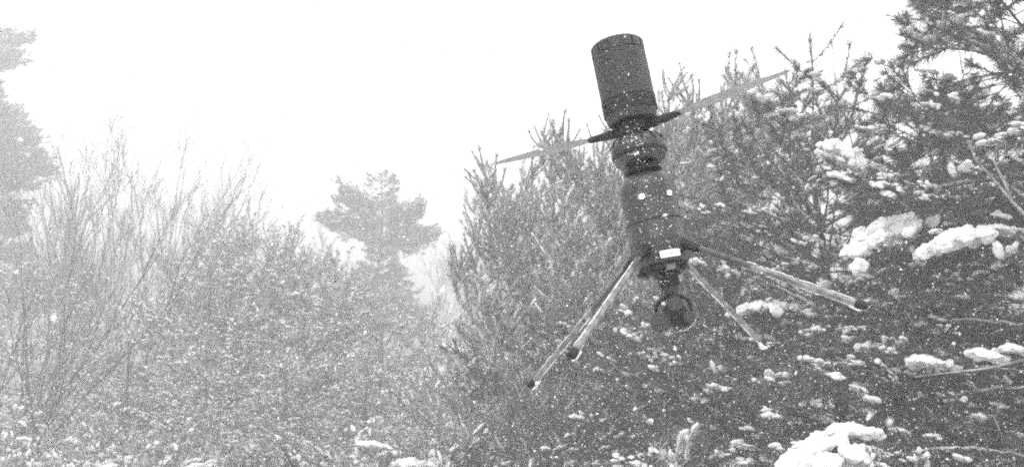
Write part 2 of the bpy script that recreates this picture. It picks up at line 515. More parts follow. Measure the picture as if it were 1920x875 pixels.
# ------------------------------------------------------------------ joined pines for the middle distance and beyond
def join_pine(H, r, Lmax, seed, lib, lens, style, candles, base=0.2, step=0.36, nb=5, pw=0.7, lod=1, custom=None):
    rg = np.random.default_rng(seed)
    wood, ned, sn = MB(), MB(), MB()
    pts = trunk_pts(H, rg, (0, 0))
    tr = MB(); tube(tr, pts, np.linspace(r, 0.012, 9), 7)
    items = []
    if custom:
        items = custom
    else:
        for h, az, f, L in whorls(H, Lmax, rg, base, step, nb, pw):
            if style == 'up':
                st = 'up' if f > 0.6 or rg.random() < 0.15 else 'flat'; pitch = R(4 + 34 * f * f + rg.normal() * 11)
            else:
                st = 'droop' if rg.random() < 0.35 else 'flat'; pitch = R(2 + 28 * f + rg.normal() * 9)
            items.append((h, az, pitch, L, st))
    for h, az, pitch, L, st in items:
        i, s = pick(L, lens)
        p = Vector([float(np.interp(h, pts[:, 2], pts[:, k])) for k in range(3)])
        m = Matrix.Translation(p) @ Euler((rg.normal() * 0.3, -pitch, az)).to_matrix().to_4x4() @ Matrix.Scale(s, 4)
        for dst, src in zip((wood, ned, sn), lib[(i, st, int(rg.integers(2)))]):
            V, F = src.arrays()
            dst.add(xform(V, m), F)
        if candles and h > 0.55 * H and st == 'up' and rg.random() < 0.35:
            q = p + Euler((0, -pitch, az)).to_matrix() @ Vector((L * 0.86, 0, L * 0.34))
            m = Matrix.Translation(q) @ Euler((rg.normal() * 0.2, rg.normal() * 0.2, rg.uniform(0, 6))).to_matrix().to_4x4()
            for dst, src in zip((wood, ned), CANDLE1[int(rg.integers(2))][:2]):
                V, F = src.arrays(); dst.add(xform(V, m), F)
    if candles:
        m = Matrix.Translation(Vector(pts[-1]) - Vector((0, 0, 0.15)))
        for dst, src in zip((wood, ned), CANDLE1[0][:2]):
            V, F = src.arrays(); dst.add(xform(V, m), F)
    return (tr.mesh('pine_trunk', M['bark']), wood.mesh('pine_branches', M['frosted_twig']), ned.mesh('pine_crown', M['needles_frost'] if style == 'up' else M['needles'], False), sn.mesh('pine_snow', M['snow']) if sn.v else None)

def place_pine(name, label, group, parts, loc, rz, s):
    t = tag(link(name, None, None, loc, (0, 0, rz), (s, s, s)), label, 'tree', group)
    link('trunk', parts[0], t); tag(link('branches', parts[1], t), kind='stuff'); tag(link('crown', parts[2], t), kind='stuff')
    if parts[3]: tag(link('snow_load', parts[3], t), kind='stuff')
    return t

SAP = [join_pine(2.6, 0.03, 1.15, 31, BOUGH1, LEN, 'up', True, pw=0.5), join_pine(3.6, 0.035, 1.4, 32, BOUGH1, LEN, 'up', True, pw=0.5), join_pine(4.4, 0.04, 1.6, 33, BOUGH1, LEN, 'up', True, pw=0.55)]
SAPH = [max(v.co.z for v in p[2].vertices) - 0.05 for p in SAP]
saplings = [
    # x, y_top, dist, label
    (515, 385, 16, 'slender young pine whose single leader stands tallest on the middle skyline'),
    (440, 405, 17, 'young pine with a thin leader, next left of the tallest slender one'),
    (572, 432, 17, 'young pine with forked tip between the slender leader and the big far pine'),
    (395, 445, 15.5, 'bushy young pine at the foot of the bare trees'),
    (640, 468, 18, 'low young pine at the left foot of the big far pine'),
    (330, 520, 17, 'frosted young pine right of the leaning bare stems'),
    (478, 540, 15, 'frosted young pine below the slender leader, mid slope'),
    (600, 545, 16, 'frosted young pine in front of the big far pine, left side'),
    (715, 540, 17, 'frosted young pine straight in front of the big far pine'),
    (800, 545, 18, 'frosted young pine right of the big far pine, under the open sky'),
    (868, 560, 16, 'small frosted young pine left of the clump behind the drone'),
    (250, 570, 16, 'frosted young pine behind the leaning bare stems'),
    (60, 470, 19, 'dark bushy young pine at the left edge below the tall pine'),
    (150, 560, 20, 'bushy young pine seen through the leaning bare stems'),
    (400, 610, 13, 'low frosted young pine in the left middle of the thicket'),
    (540, 620, 12.5, 'low frosted young pine in the thicket, above the snowy fallen bough'),
    (690, 630, 13, 'low frosted young pine in the thicket above the white snow bank'),
    (830, 640, 12.5, 'low frosted young pine between the snow bank and the icy leg'),
    (990, 590, 12, 'low frosted young pine behind the long left landing leg'),
    (1120, 600, 11, 'low frosted young pine behind the short left landing leg'),
    (1290, 610, 11, 'low frosted young pine behind the hanging camera'),
]
for i, (x, yt, d, lab) in enumerate(saplings):
    h = height_at(x, yt, d)
    k = int(np.argmin([abs(h - q) for q in SAPH]))
    place_pine('young_pine', lab, 'young pines of the thicket', SAP[k], foot(x, d), i * 1.7, h / SAPH[k])

# the big pine in the distance, plates of foliage as in the photograph
D = 34.0
rgD = np.random.default_rng(77)
def far_pine(x, d, H, plates, seed):
    """plates: (y of the bough's root, side, length in px, pitch deg, count)"""
    rg = np.random.default_rng(seed); it = []; m = d / FPX; base = foot(x, d)
    for y, side, lp, pd, n in [(a_, b_, c_, d_, int(e_ * 1.7)) for a_, b_, c_, d_, e_ in plates]:
        h = pix(x, y, d).z - base.z
        for k in range(n):
            a = (0 if side > 0 else math.pi) + rg.normal() * (0.35 if side else 3.0)
            it.append((h + rg.normal() * 0.12, a, R(pd + rg.normal() * 2), lp * m * rg.uniform(0.75, 1.0), 'flat'))
    return join_pine(H, 0.22, 2, seed, BOUGH2, LEN2, 'far', False, custom=it, lod=2)
pl = [(350, 0, 30, 25, 5), (372, 0, 28, 25, 4), (414, -1, 112, 30, 6), (392, 1, 40, 40, 2), (457, -1, 132, 19, 7), (450, -1, 118, 17, 3), (452, 1, 112, 33, 6), (476, 1, 124, 17, 7),
      (400, 0, 26, 30, 5), (430, 0, 30, 25, 6), (460, 0, 34, 20, 6), (482, 0, 38, 15, 7), (505, 0, 45, 10, 8), (525, 0, 55, 5, 9), (545, 0, 70, 5, 10), (565, 0, 85, 2, 12), (590, 0, 100, 0, 12), (615, 0, 110, 0, 12)]
place_pine('pine_tree', 'big flat-topped pine standing alone far off in the haze', None, far_pine(714, D, height_at(714, 340, D), pl, 41), foot(714, D), 0, 1)
pl = [(110, 1, 120, 20, 4), (135, 1, 105, 12, 6), (150, -1, 100, 10, 6), (170, 1, 62, 10, 5), (195, 1, 66, 10, 6), (200, -1, 90, 10, 5), (225, 0, 90, 20, 6), (245, 1, 110, 12, 7), (285, 1, 140, 10, 9), (285, -1, 120, 10, 6), (330, 1, 150, 6, 10), (350, 1, 130, 0, 8), (345, -1, 130, 0, 6), (410, 1, 115, 6, 8), (430, 1, 120, 0, 8), (480, 0, 130, 0, 12), (520, 0, 150, 0, 12), (560, 0, 160, 0, 14)]
place_pine('pine_tree', 'tall hazy pine cut off by the left edge of the picture', None, far_pine(-75, 40, height_at(-75, 60, 40), pl, 42), foot(-75, 40), 0, 1)

# ------------------------------------------------------------------ bare deciduous trees and stems
def bare_tree(name, label, group, loc, H, r, seed, stems=1, lean=(0, 0), spread=0.25, depth=3, kids=6, m='bare_bark', sides=4):
    rg = np.random.default_rng(seed)
    t = tag(link(name, None, None, loc), label, 'tree' if stems == 1 or 'tree' in name else 'shrub', group)
    def grow(mb, p, d, L, r, dep):
        n = 6
        pts = [np.array(p)]; dd = unit(np.array(d))
        for i in range(n):
            dd = unit(dd + rg.normal(size=3) * 0.09 + np.array([0, 0, 0.05]))
            pts.append(pts[-1] + dd * L / n)
        pts = np.array(pts)
        tube(mb, pts, np.linspace(r, r * 0.35, n + 1), sides if dep > 1 else 3, cap=False)
        if dep <= 0: return pts
        for k in range(kids):
            f = 0.25 + 0.72 * (k + rg.random()) / kids
            i = min(n - 1, int(f * n)); q = pts[i] + (pts[i + 1] - pts[i]) * (f * n - i)
            a = rg.uniform(0, 6.28); dirn = unit(pts[i + 1] - pts[i])
            side = unit(np.cross(dirn, [math.cos(a), math.sin(a), 0.3]))
            grow(mb, q, dirn * 0.95 + side * rg.uniform(0.25, 0.6), L * rg.uniform(0.35, 0.6) * (1.1 - 0.5 * f), max(r * 0.42, 0.0035), dep - 1)
        return pts
    for s in range(stems):
        mb = MB()
        d = np.array([lean[0] + rg.normal() * spread, lean[1] + rg.normal() * spread, 1.0])
        p0 = np.array([rg.normal() * 0.08 * stems ** 0.5, rg.normal() * 0.08 * stems ** 0.5, 0])
        L = H * (1 if s == 0 else rg.uniform(0.6, 1.0)) * np.linalg.norm(d)
        pts = grow(mb, p0, d, L, r * rg.uniform(0.6, 1), 0)
        link('stem' if stems > 1 else 'trunk', mb.mesh('bare_stem', M[m]), t)
        tw = MB()
        for k in range(kids):
            f = 0.22 + 0.75 * (k + rg.random()) / kids
            i = min(5, int(f * 6)); q = pts[i] + (pts[i + 1] - pts[i]) * (f * 6 - i)
            a = rg.uniform(0, 6.28); dirn = unit(pts[i + 1] - pts[i]); side = unit(np.cross(dirn, [math.cos(a), math.sin(a), 0.3]))
            lb = MB()
            grow(lb, q, dirn + side * rg.uniform(0.22, 0.45), L * rg.uniform(0.3, 0.5) * (1.1 - 0.5 * f), r * 0.4, depth - 1)
            link('limb', lb.mesh('bare_limb', M[m]), t)
    return t
for i, (x, yt, d, lab) in enumerate([
    (125, 262, 26, 'leftmost upright bare tree beside the tall hazy pine'),
    (188, 268, 27, 'second upright bare tree from the tall hazy pine'),
    (238, 285, 28, 'third upright bare tree from the tall hazy pine'),
    (285, 312, 27, 'fourth upright bare tree from the tall hazy pine'),
    (330, 330, 28, 'fifth upright bare tree from the tall hazy pine'),
    (372, 392, 27, 'rightmost and lowest upright bare tree of the left row')]):
    bare_tree('bare_tree', lab, 'upright bare trees on the left', foot(x - 20, d), height_at(x, yt, d) * 0.98, 0.03, 60 + i, stems=5, lean=(0.04, 0), spread=0.15, kids=8)
bare_tree('leaning_stems', 'clump of bare stems leaning right out of the lower left corner', None, foot(10, 13), 3.5, 0.018, 80, stems=11, lean=(0.40, 0), spread=0.16, depth=2, kids=5, m='bare_bark')
for i, (x, yt, d, lab) in enumerate([(790, 455, 55, 'faint bare tree just right of the big far pine'), (835, 470, 56, 'faint bare tree between the far pine and the clump behind the drone'), (620, 432, 56, 'faint bare tree just left of the big far pine')]):
    bare_tree('bare_tree', lab, 'faint bare trees in the haze', foot(x, d), height_at(x, yt, d) * 0.9, 0.08, 90 + i, lean=(0, 0), spread=0.04, kids=8)
for i, (x, yt, d, lab) in enumerate([(1640, 112, 13, 'thin bare tree left of the gap between the dark pines'), (1705, 105, 13.5, 'thin bare tree at the right of the gap between the dark pines')]):
    bare_tree('bare_tree', lab, 'thin bare trees in the gap', foot(x, d), height_at(x, yt, d) * 0.92, 0.028, 100 + i, lean=(0, 0), spread=0.03, kids=7, depth=2)
big = [o for o in scene.objects if o.get('label', '').startswith('tallest dark pine')][0]
for k, (dd, r0, line) in enumerate([(5.7, 0.011, ((1990, 470), (1935, 415), (1898, 378), (1862, 335), (1828, 298), (1815, 262))), (5.8, 0.009, ((1898, 380), (1885, 345), (1868, 312), (1855, 280))), (5.3, 0.008, ((2050, 655), (1930, 672), (1850, 690), (1780, 698), (1715, 706)))]):
    b_ = MB(); tube(b_, np.array([np.array(pix(x, y, dd + 0.05 * math.sin(x)) - big.location) for x, y in line]), np.linspace(r0, 0.003, len(line)), 6)
    link('bare_branch', b_.mesh('bare_branch', M['frosted_twig']), big)

# ------------------------------------------------------------------ snow pads lying on boughs
pines = {o['label']: o for o in scene.objects if o.name.startswith('pine_tree')}
dark = [o for o in scene.objects if o.get('group') == 'dark pines on the right']
bpy.context.view_layer.update()
for i, (ti, x, y, d, w, h, tl) in enumerate(pads):
    t = dark[ti]; m = d / FPX
    o = link('snow_pad', pad_mesh(700 + i, w * m, w * m * 0.8, h * m * 0.5, 46, 0.008), t, pix(x, y + 3, d + (0.05 if i < 3 else 0.22)) - t.location, (0, R(-tl), 0))

# ------------------------------------------------------------------ snow-laden bush at the lower right, low snowy boughs at the bottom
def low_bush(name, label, loc, n, seed, L=(1, 2), pitch=(25, 70), pads=()):
    rg = np.random.default_rng(seed)
    t = tag(link(name, None, None, loc), label, 'bush')
    for k in range(n):
        place_bough(t, (int(rg.integers(L[0], L[1] + 1)), ('flat', 'droop', 'up')[int(rg.integers(3))], int(rg.integers(2))), (rg.normal() * 0.12, rg.normal() * 0.12, 0.05 + 0.1 * rg.random()), rg.uniform(0, 6.28), R(rg.uniform(*pitch)), rg.normal() * 0.4, rg.uniform(0.8, 1.1))
    for i, (x, y, d, w, h, tl) in enumerate(pads):
        m = d / FPX
        link('snow_pad', pad_mesh(seed * 10 + i, w * m, w * m * 0.7, h * m * 0.5, 34, 0.011), t, pix(x, y, d) - Vector(loc), (0, R(-tl), 0))
    return t
low_bush('snowy_bush', 'low bush buried under thick white snow at the lower right', foot(1560, 5.6), 16, 5, (1, 2), (30, 80), BUSH1)
low_bush('snowy_bush', 'low bush with a long snowy bough in the lower middle of the thicket', foot(700, 9.0), 12, 6, (1, 2), (10, 50), BUSH2)

# ------------------------------------------------------------------ undergrowth: one uncountable mass of snowy brush
def clump(seed, kind):
    rg = np.random.default_rng(seed); w, n, s = MB(), MB(), MB()
    if kind == 'pine':
        for k in range(7):
            src = BOUGH1[(int(rg.integers(0, 2)), ('up', 'flat', 'up')[k % 3], int(rg.integers(2)))]
            m = Matrix.Translation((rg.normal() * 0.15, rg.normal() * 0.15, 0)) @ Euler((rg.normal() * 0.4, -R(rg.uniform(15, 80)), rg.uniform(0, 6.28))).to_matrix().to_4x4()
            for dst, q in zip((w, n, s), src):
                V, F = q.arrays(); dst.add(xform(V, m), F)
        k = 34; q = rg.normal(size=(k, 3)) * np.array([0.33, 0.33, 0]); q[:, 2] = 0.25 + 0.42 * rg.random(k) * np.exp(-(q[:, 0] ** 2 + q[:, 1] ** 2))
        blobs(s, q, rg.normal(size=(k, 3)) * np.array([1, 1, 0.15]), rg.uniform(0.04, 0.11, k), rg.uniform(0.025, 0.06, k), rg.uniform(0.015, 0.04, k), rg, ICO2, 0.12)
    else:
        m = 170
        P = rg.normal(size=(m, 3)) * np.array([0.22, 0.22, 0]); Dn = unit(rg.normal(size=(m, 3)) * 0.33 + np.array([0.1, 0, 1.0]))
        needles(n, P, Dn, 1, 0.36, 0.005, 0.12, rg, 0)
        needles(n, P + Dn * 0.2, Dn, 3, 0.2, 0.005, 0.5, rg, 0.1)
        blobs(s, P[:14] + Dn[:14] * 0.3, rg.normal(size=(14, 3)) * np.array([1, 1, 0.2]), rg.uniform(0.03, 0.06, 14), rg.uniform(0.02, 0.04, 14), rg.uniform(0.01, 0.022, 14), rg, ICO2, 0.1)
    mb = MB()
    parts = [(w, 'frosted_twig'), (n, 'needles_frost' if kind == 'pine' else 'dry_grass'), (s, 'snow')]
    F_mat = []
    for k, (q, _) in enumerate(parts):
        V, F = q.arrays(); mb.add(V, F); F_mat += [k] * len(F)
    V, F = mb.arrays(); me = to_mesh('brush', V, F, M[parts[0][1]], False)
    for _, mm in parts[1:]: me.materials.append(M[mm])
    me.polygons.foreach_set('material_index', np.array(F_mat, dtype=np.int32))
    me.polygons.foreach_set('use_smooth', np.array(F_mat) != 1)
    return me
brush_col = bpy.data.collections.new('brush_kinds')
for i in range(6):
    brush_col.objects.link(bpy.data.objects.new('brush_%d' % i, clump(900 + i, 'pine' if i < 4 else 'grass')))
pts, rots, scl, idx = [], [], [], []
rgU = np.random.default_rng(55)
while len(pts) < 700:
    d = 7.0 + 33 * rgU.random() ** 1.4; a = R(rgU.uniform(-32, 32))
    if d < 11.5 and a < R(13): continue
    x, y = d * math.sin(a), d * math.cos(a)
    pts.append((x, y, float(ground_z(x, y)) - 0.03)); rots.append((rgU.normal() * 0.1, rgU.normal() * 0.1, rgU.uniform(0, 6.28)))
    g = rgU.random() < 0.2 and d > 12
    idx.append(int(rgU.integers(4, 6)) if g else int(rgU.integers(0, 4)))
    scl.append(rgU.uniform(0.6, 1.1) if g else rgU.uniform(0.7, 1.5))
pm = bpy.data.meshes.new('undergrowth')
pm.from_pydata(pts, [], [])
for nm, ty, dat, key in (('rot', 'FLOAT_VECTOR', np.array(rots), 'vector'), ('scl', 'FLOAT', np.array(scl), 'value'), ('idx', 'INT', np.array(idx), 'value')):
    a = pm.attributes.new(nm, ty, 'POINT'); a.data.foreach_set(key, dat.ravel())
ug = tag(link('undergrowth', pm), 'snow-dusted brush and dry grass covering the ground of the thicket', 'undergrowth', kind='stuff')
ng = bpy.data.node_groups.new('scatter', 'GeometryNodeTree')
ng.interface.new_socket('Geometry', in_out='INPUT', socket_type='NodeSocketGeometry')
ng.interface.new_socket('Geometry', in_out='OUTPUT', socket_type='NodeSocketGeometry')
N = ng.nodes
gi, go = N.new('NodeGroupInput'), N.new('NodeGroupOutput')
ci = N.new('GeometryNodeCollectionInfo'); ci.inputs[0].default_value = brush_col; ci.inputs['Separate Children'].default_value = True; ci.inputs['Reset Children'].default_value = True
ip = N.new('GeometryNodeInstanceOnPoints'); ip.inputs['Pick Instance'].default_value = True
def attr(nm, ty):
    q = N.new('GeometryNodeInputNamedAttribute'); q.data_type = ty; q.inputs[0].default_value = nm
    return q.outputs[0]
mp = N.new('GeometryNodeMeshToPoints')
Lk = ng.links
Lk.new(gi.outputs[0], mp.inputs[0]); Lk.new(mp.outputs[0], ip.inputs['Points']); Lk.new(ci.outputs[0], ip.inputs['Instance'])
Lk.new(attr('idx', 'INT'), ip.inputs['Instance Index']); Lk.new(attr('rot', 'FLOAT_VECTOR'), ip.inputs['Rotation']); Lk.new(attr('scl', 'FLOAT'), ip.inputs['Scale'])
Lk.new(ip.outputs[0], go.inputs[0])
ug.modifiers.new('scatter', 'NODES').node_group = ng
ground_o = scene.objects['ground']

# ------------------------------------------------------------------ the drone
S = 2.1 / FPX
ORG = (pix(1197, 280, 1) - CAM).normalized() * 2.1 + CAM
ct = (CAM - ORG).normalized()
cr = Vector((0, 0, 1)).cross(ct).normalized(); cu = ct.cross(cr).normalized()
ROLL, PITCH = R(11.0), R(15.0)
dv = cr * math.sin(ROLL) - cu * math.cos(ROLL)
ux = cr * math.cos(ROLL) + cu * math.sin(ROLL)
dn = dv * math.cos(PITCH) + ct * math.sin(PITCH)
near_ax = ct * math.cos(PITCH) - dv * math.sin(PITCH)
DM = Matrix((ux, -near_ax, -dn)).transposed().to_4x4(); DM.translation = ORG
drone = link('drone', None)
drone.matrix_world = DM
tag(drone, 'black canister-shaped rotor drone with four splayed icy legs hovering in the snowfall', 'drone')
def P3(u, t, n=0.0):
    """drone-local point: u right, t down the axis from the top, n towards the viewer (photo px)"""
    return np.array([u * S, -n * S, -(t - 215) * S])
def lathe(mb, prof, seg=64, du=0, dn_=0):
    prof = np.array(prof, float); k = len(prof); a = np.arange(seg) / seg * 2 * math.pi
    V = np.stack([(prof[:, 0:1] * np.cos(a) + du) * S, (prof[:, 0:1] * np.sin(a) - dn_) * S, np.repeat(-(prof[:, 1:2] - 215) * S, seg, 1)], -1).reshape(-1, 3)
    F = []
    for i in range(k - 1):
        for j in range(seg):
            q = (j + 1) % seg; A, B, Cc, Dd = i * seg + j, i * seg + q, (i + 1) * seg + q, (i + 1) * seg + j
            F += [(A, Cc, B), (A, Dd, Cc)]
    mb.add(V, F); return mb
def lpart(name, prof, m, parent=drone, seg=64, sharp=35, du=0, dn_=0):
    return link(name, lathe(MB(), prof, seg, du, dn_).mesh(name, M[m], True, sharp), parent)
def cyl(mb, p0, p1, r0, r1=None, sides=16):
    tube(mb, np.array([p0, p1]), [r0, r0 if r1 is None else r1], sides)
def boxpart(name, c, ex, ey, ez, m, parent=drone, bev=0.15):
    """box centred at c with half-extent vectors ex, ey, ez; bevelled"""
    bm = bmesh.new(); bmesh.ops.create_cube(bm, size=2.0)
    A = np.stack([ex, ey, ez], 1)
    for v in bm.verts: v.co = Vector(A @ np.array(v.co[:]) + c)
    w = min(np.linalg.norm(ex), np.linalg.norm(ey), np.linalg.norm(ez)) * bev * 2
    bmesh.ops.bevel(bm, geom=bm.edges[:], offset=w, segments=2, affect='EDGES')
    me = bpy.data.meshes.new(name); bm.to_mesh(me); bm.free(); me.materials.append(M[m])
    return link(name, me, parent)

# upper canister
can = lpart('upper_canister', [(0, -3), (30, -2), (42, 1), (47.5, 5), (49, 10), (49, 27), (50.5, 28), (50.5, 124), (49.5, 125), (49.5, 146), (48.2, 147), (47.5, 156), (45.5, 161), (42, 162.5), (40, 160), (40, 150), (24, 140), (0, 140)], 'black_plastic')
def ring_tabs(t0, t1, r0, r1, n, frac, name, m, th0=0.0):
    for k in range(n):
        a0 = th0 + 2 * math.pi * k / n; mb = MB(); V = []
        for i in range(4):
            a = a0 + 2 * math.pi / n * frac * i / 3
            for r in (r0, r1):
                for t in (t0, t1):
                    V.append((r * math.cos(a) * S, r * math.sin(a) * S, -(t - 215) * S))
        F = []
        for i in range(3):
            b, c = i * 4, i * 4 + 4
            F += [(b + 2, c + 2, c + 3), (b + 2, c + 3, b + 3), (b, b + 2, c + 2), (b, c + 2, c), (b + 1, c + 1, c + 3), (b + 1, c + 3, b + 3)]
        F += [(0, 1, 3), (0, 3, 2), (12, 14, 15), (12, 15, 13)]
        mb.add(V, F)
        link(name, mb.mesh(name, M[m], False), can)
ring_tabs(9, 26, 47, 50.6, 14, 0.82, 'rim_tab', 'satin_black')
ring_tabs(126, 145, 48, 51.2, 12, 0.80, 'collar_tab', 'black_dark', 0.1)
lpart('seam_ring', [(50.6, 117), (51.3, 118), (51.3, 121), (50.6, 122)], 'black_dark', can)

# mast, rotor hub, grips and blades
mast = lpart('mast', [(0, 138), (15, 138), (15, 150), (22, 154), (22, 166), (17, 168), (17, 184), (24, 186), (24, 194), (0, 194)], 'black_dark', seg=32)
hub = lpart('rotor_hub', [(0, 163), (24, 163), (27, 166), (27, 182), (23, 186), (0, 186)], 'black_dark', seg=24)
AZB = R(17)
for sgn, coneup in ((1, 3.4), (-1, 3.4)):
    rad = np.array([math.cos(AZB) * sgn, 0, math.sin(AZB) * sgn])                # (u, t, n)
    tng = np.array([-math.sin(AZB), 0, math.cos(AZB)])
    q = lambda rho, ch=0, up=0: P3(*((rad * rho) + tng * ch)[[0]], 176 - up - rho * math.tan(R(coneup)), (rad * rho + tng * ch)[2])
    g = MB(); tube(g, [q(20), q(34), q(60), q(92)], [7.5 * S, 8.5 * S, 8 * S, 5.5 * S], 10)
    gr = link('blade_grip', g.mesh('blade_grip', M['black_dark'], True, 40), drone)
    b = MB(); tube(b, [q(50, 0, 9), q(50, 0, -9)], 4 * S, 8); link('grip_bolt', b.mesh('grip_bolt', M['metal'], True, 40), gr)
    st = np.linspace(82, 302, 15); mb = MB(); V = []
    for rho in st:
        f = (rho - 82) / 220
        ch = np.interp(f, [0, 0.12, 0.35, 0.8, 0.96, 1], [10, 19, 28, 18, 11, 4]); th = ch * 0.07 + 0.8
        tw = R(np.interp(f, [0, 1], [24, 14]))
        for cx, cz in ((-0.5, 0), (-0.32, 0.8), (0, 1), (0.3, 0.6), (0.5, 0), (0.3, -0.35), (0, -0.5), (-0.32, -0.4)):
            c = cx * ch; V.append(q(rho, c * math.cos(tw) + 2, cz * th * 0.5 + c * math.sin(tw)))
    F = []
    for i in range(14):
        for j in range(8):
            p_ = (j + 1) % 8; A, B, Cc, Dd = i * 8 + j, i * 8 + p_, i * 8 + 8 + p_, i * 8 + 8 + j
            F += [(A, B, Cc), (A, Cc, Dd)]
    F += [(112, 112 + j, 113 + j) for j in range(1, 7)] + [(0, j + 1, j) for j in range(1, 7)]
    mb.add(V, F)
    link('rotor_blade', mb.mesh('rotor_blade', M['blade'], True, 50), drone)

# motor drum, neck and ribs
drum = lpart('motor_drum', [(0, 188), (26, 188), (38, 192), (46, 199), (50, 207), (50.5, 214), (50.5, 226), (49, 228), (49, 232), (47, 238), (38, 245), (30, 247), (0, 247)], 'satin_black')
lpart('drum_band', [(50.4, 221), (51.8, 222), (51.8, 227), (50.2, 228)], 'black_dark', drum)
for k in range(14):
    a = 2 * math.pi * k / 14
    e = lambda r, t: np.array([r * math.cos(a) * S, r * math.sin(a) * S, -(t - 215) * S])
    b = MB(); tube(b, [e(37, 190.6), e(46.5, 198.2), e(50.6, 207)], [1.6 * S] * 3, 5); link('cooling_rib', b.mesh('cooling_rib', M['black_dark']), drum)
neck = lpart('neck', [(0, 245), (27, 245), (27, 250), (24, 251), (24, 254), (33, 255), (35, 257), (35, 260), (30, 261), (27, 264), (27, 268), (0, 268)], 'black_dark', seg=40)
for k in range(10):
    a = 2 * math.pi * k / 10
    b = MB(); cyl(b, np.array([31 * math.cos(a) * S, 31 * math.sin(a) * S, -(253.5 - 215) * S]), np.array([31 * math.cos(a) * S, 31 * math.sin(a) * S, -(256 - 215) * S]), 2.2 * S, sides=6); link('flange_bolt', b.mesh('flange_bolt', M['metal'], True, 30), neck)

# lower body
body = lpart('lower_body', [(0, 262), (22, 262.5), (34, 266), (43, 273), (48.5, 283), (51, 297), (51, 385), (51.8, 387), (52.5, 398), (52.5, 425), (51, 433), (47, 438), (40, 441), (0, 441)], 'satin_black')
lpart('seam_ring', [(51.1, 356), (51.7, 357), (51.7, 359), (51.1, 360)], 'black_dark', body)
def on_body(u, t, r=51.4):
    n = math.sqrt(max(0.0, r * r - u * u)); nrm = np.array([u / r, 0, n / r])
    return P3(u, t, n), np.array([nrm[0], -nrm[2], 0.0]), np.array([nrm[2], nrm[0], 0.0]), np.array([0, 0, 1.0])
for u, t in ((-11, 315), (37, 316)):
    c, nr, tg, up = on_body(u, t)
    pl_ = boxpart('lamp_plate', c + nr * 0.6 * S, tg * 8.5 * S, up * 5.6 * S, nr * 1.2 * S, 'metal', body)
    b = MB(); V0, F0 = ICO2; b.add(c + nr * 1.8 * S + (V0[:, 0:1] * tg * 4 + V0[:, 1:2] * up * 4 + V0[:, 2:3] * nr * 2.4) * S, F0)
    lp = link('status_lamp', b.mesh('status_lamp', M['glow']), body)
    tag(lp, 'lit white lamp on a small plate')
# white sticker with a line of unreadable small print
for_c = on_body(16, 424, 52.8)
c, nr, tg, up = for_c
st_ = MB(); V = []; F = []
for i in range(9):
    u = -1 + 35 * i / 8
    cc, n2, t2, u2 = on_body(u, 426 - 0.0 * u, 53.4)
    for dz in (-6.5, 6.5):
        for off in (0, 0.7): V.append(cc + n2 * off * S + u2 * dz * S)
for i in range(8):
    b, d = i * 4, i * 4 + 4
    F += [(b + 1, d + 1, d + 3), (b + 1, d + 3, b + 3), (b, b + 2, d + 2), (b, d + 2, d), (b, d, d + 1), (b, d + 1, b + 1), (b + 2, b + 3, d + 3), (b + 2, d + 3, d + 2)]
F += [(0, 1, 3), (0, 3, 2), (32, 34, 35), (32, 35, 33)]
st_.add(V, F); lab = tag(link('sticker', st_.mesh('sticker', M['label'], False), body), 'white sticker with a line of tiny print')
ink = MB(); rgI = np.random.default_rng(3); u = 7.0
while u < 27:
    w = rgI.uniform(0.8, 2.2); cc, n2, t2, u2 = on_body(u, 426, 54.5)
    h = rgI.uniform(0.5, 1.3); V = [cc + (t2 * a * w * 0.5 + u2 * b * h) * S for a, b in ((-1, -1), (1, -1), (1, 1), (-1, 1))]
    ink.add(V, [(0, 1, 2), (0, 2, 3)]); u += w + 0.6
tag(link('small_print', ink.mesh('small_print', M['label_ink'], False), lab), kind='stuff')

# bottom plate, clips, connector block, cables
plate = lpart('bottom_plate', [(0, 439), (44, 439), (45, 442), (44, 447), (30, 449), (0, 449)], 'black_dark', seg=40)
for k in range(8):
    a = 2 * math.pi * k / 8 + 0.3
    o = np.array([math.cos(a), math.sin(a), 0])
    boxpart('clip', o * 42 * S + np.array([0, 0, -(449 - 215) * S]), o * 5 * S, np.cross(o, [0, 0, 1]) * 7 * S, np.array([0, 0, 3.5 * S]), 'metal' if k % 3 == 0 else 'black_dark', plate)
blk = boxpart('connector_block', P3(4, 462), np.array([17 * S, 3 * S, 0]), np.array([-3 * S, 16 * S, 0]), np.array([0, 0, 19 * S]), 'black_dark')
lpart('swivel', [(0, 478), (13, 478), (15, 482), (13, 490), (0, 490)], 'black_plastic', seg=20, du=5)
for u0, n0 in ((-8, 8), (-2, 12), (6, 10), (12, 2)):
    b = MB(); tube(b, bez(P3(u0, 476, n0), P3(u0 - 9, 492, n0 + 7), P3(u0 + 2, 512, n0), 8), 1.2 * S, 5); link('cable', b.mesh('cable', M['cable']), drone)

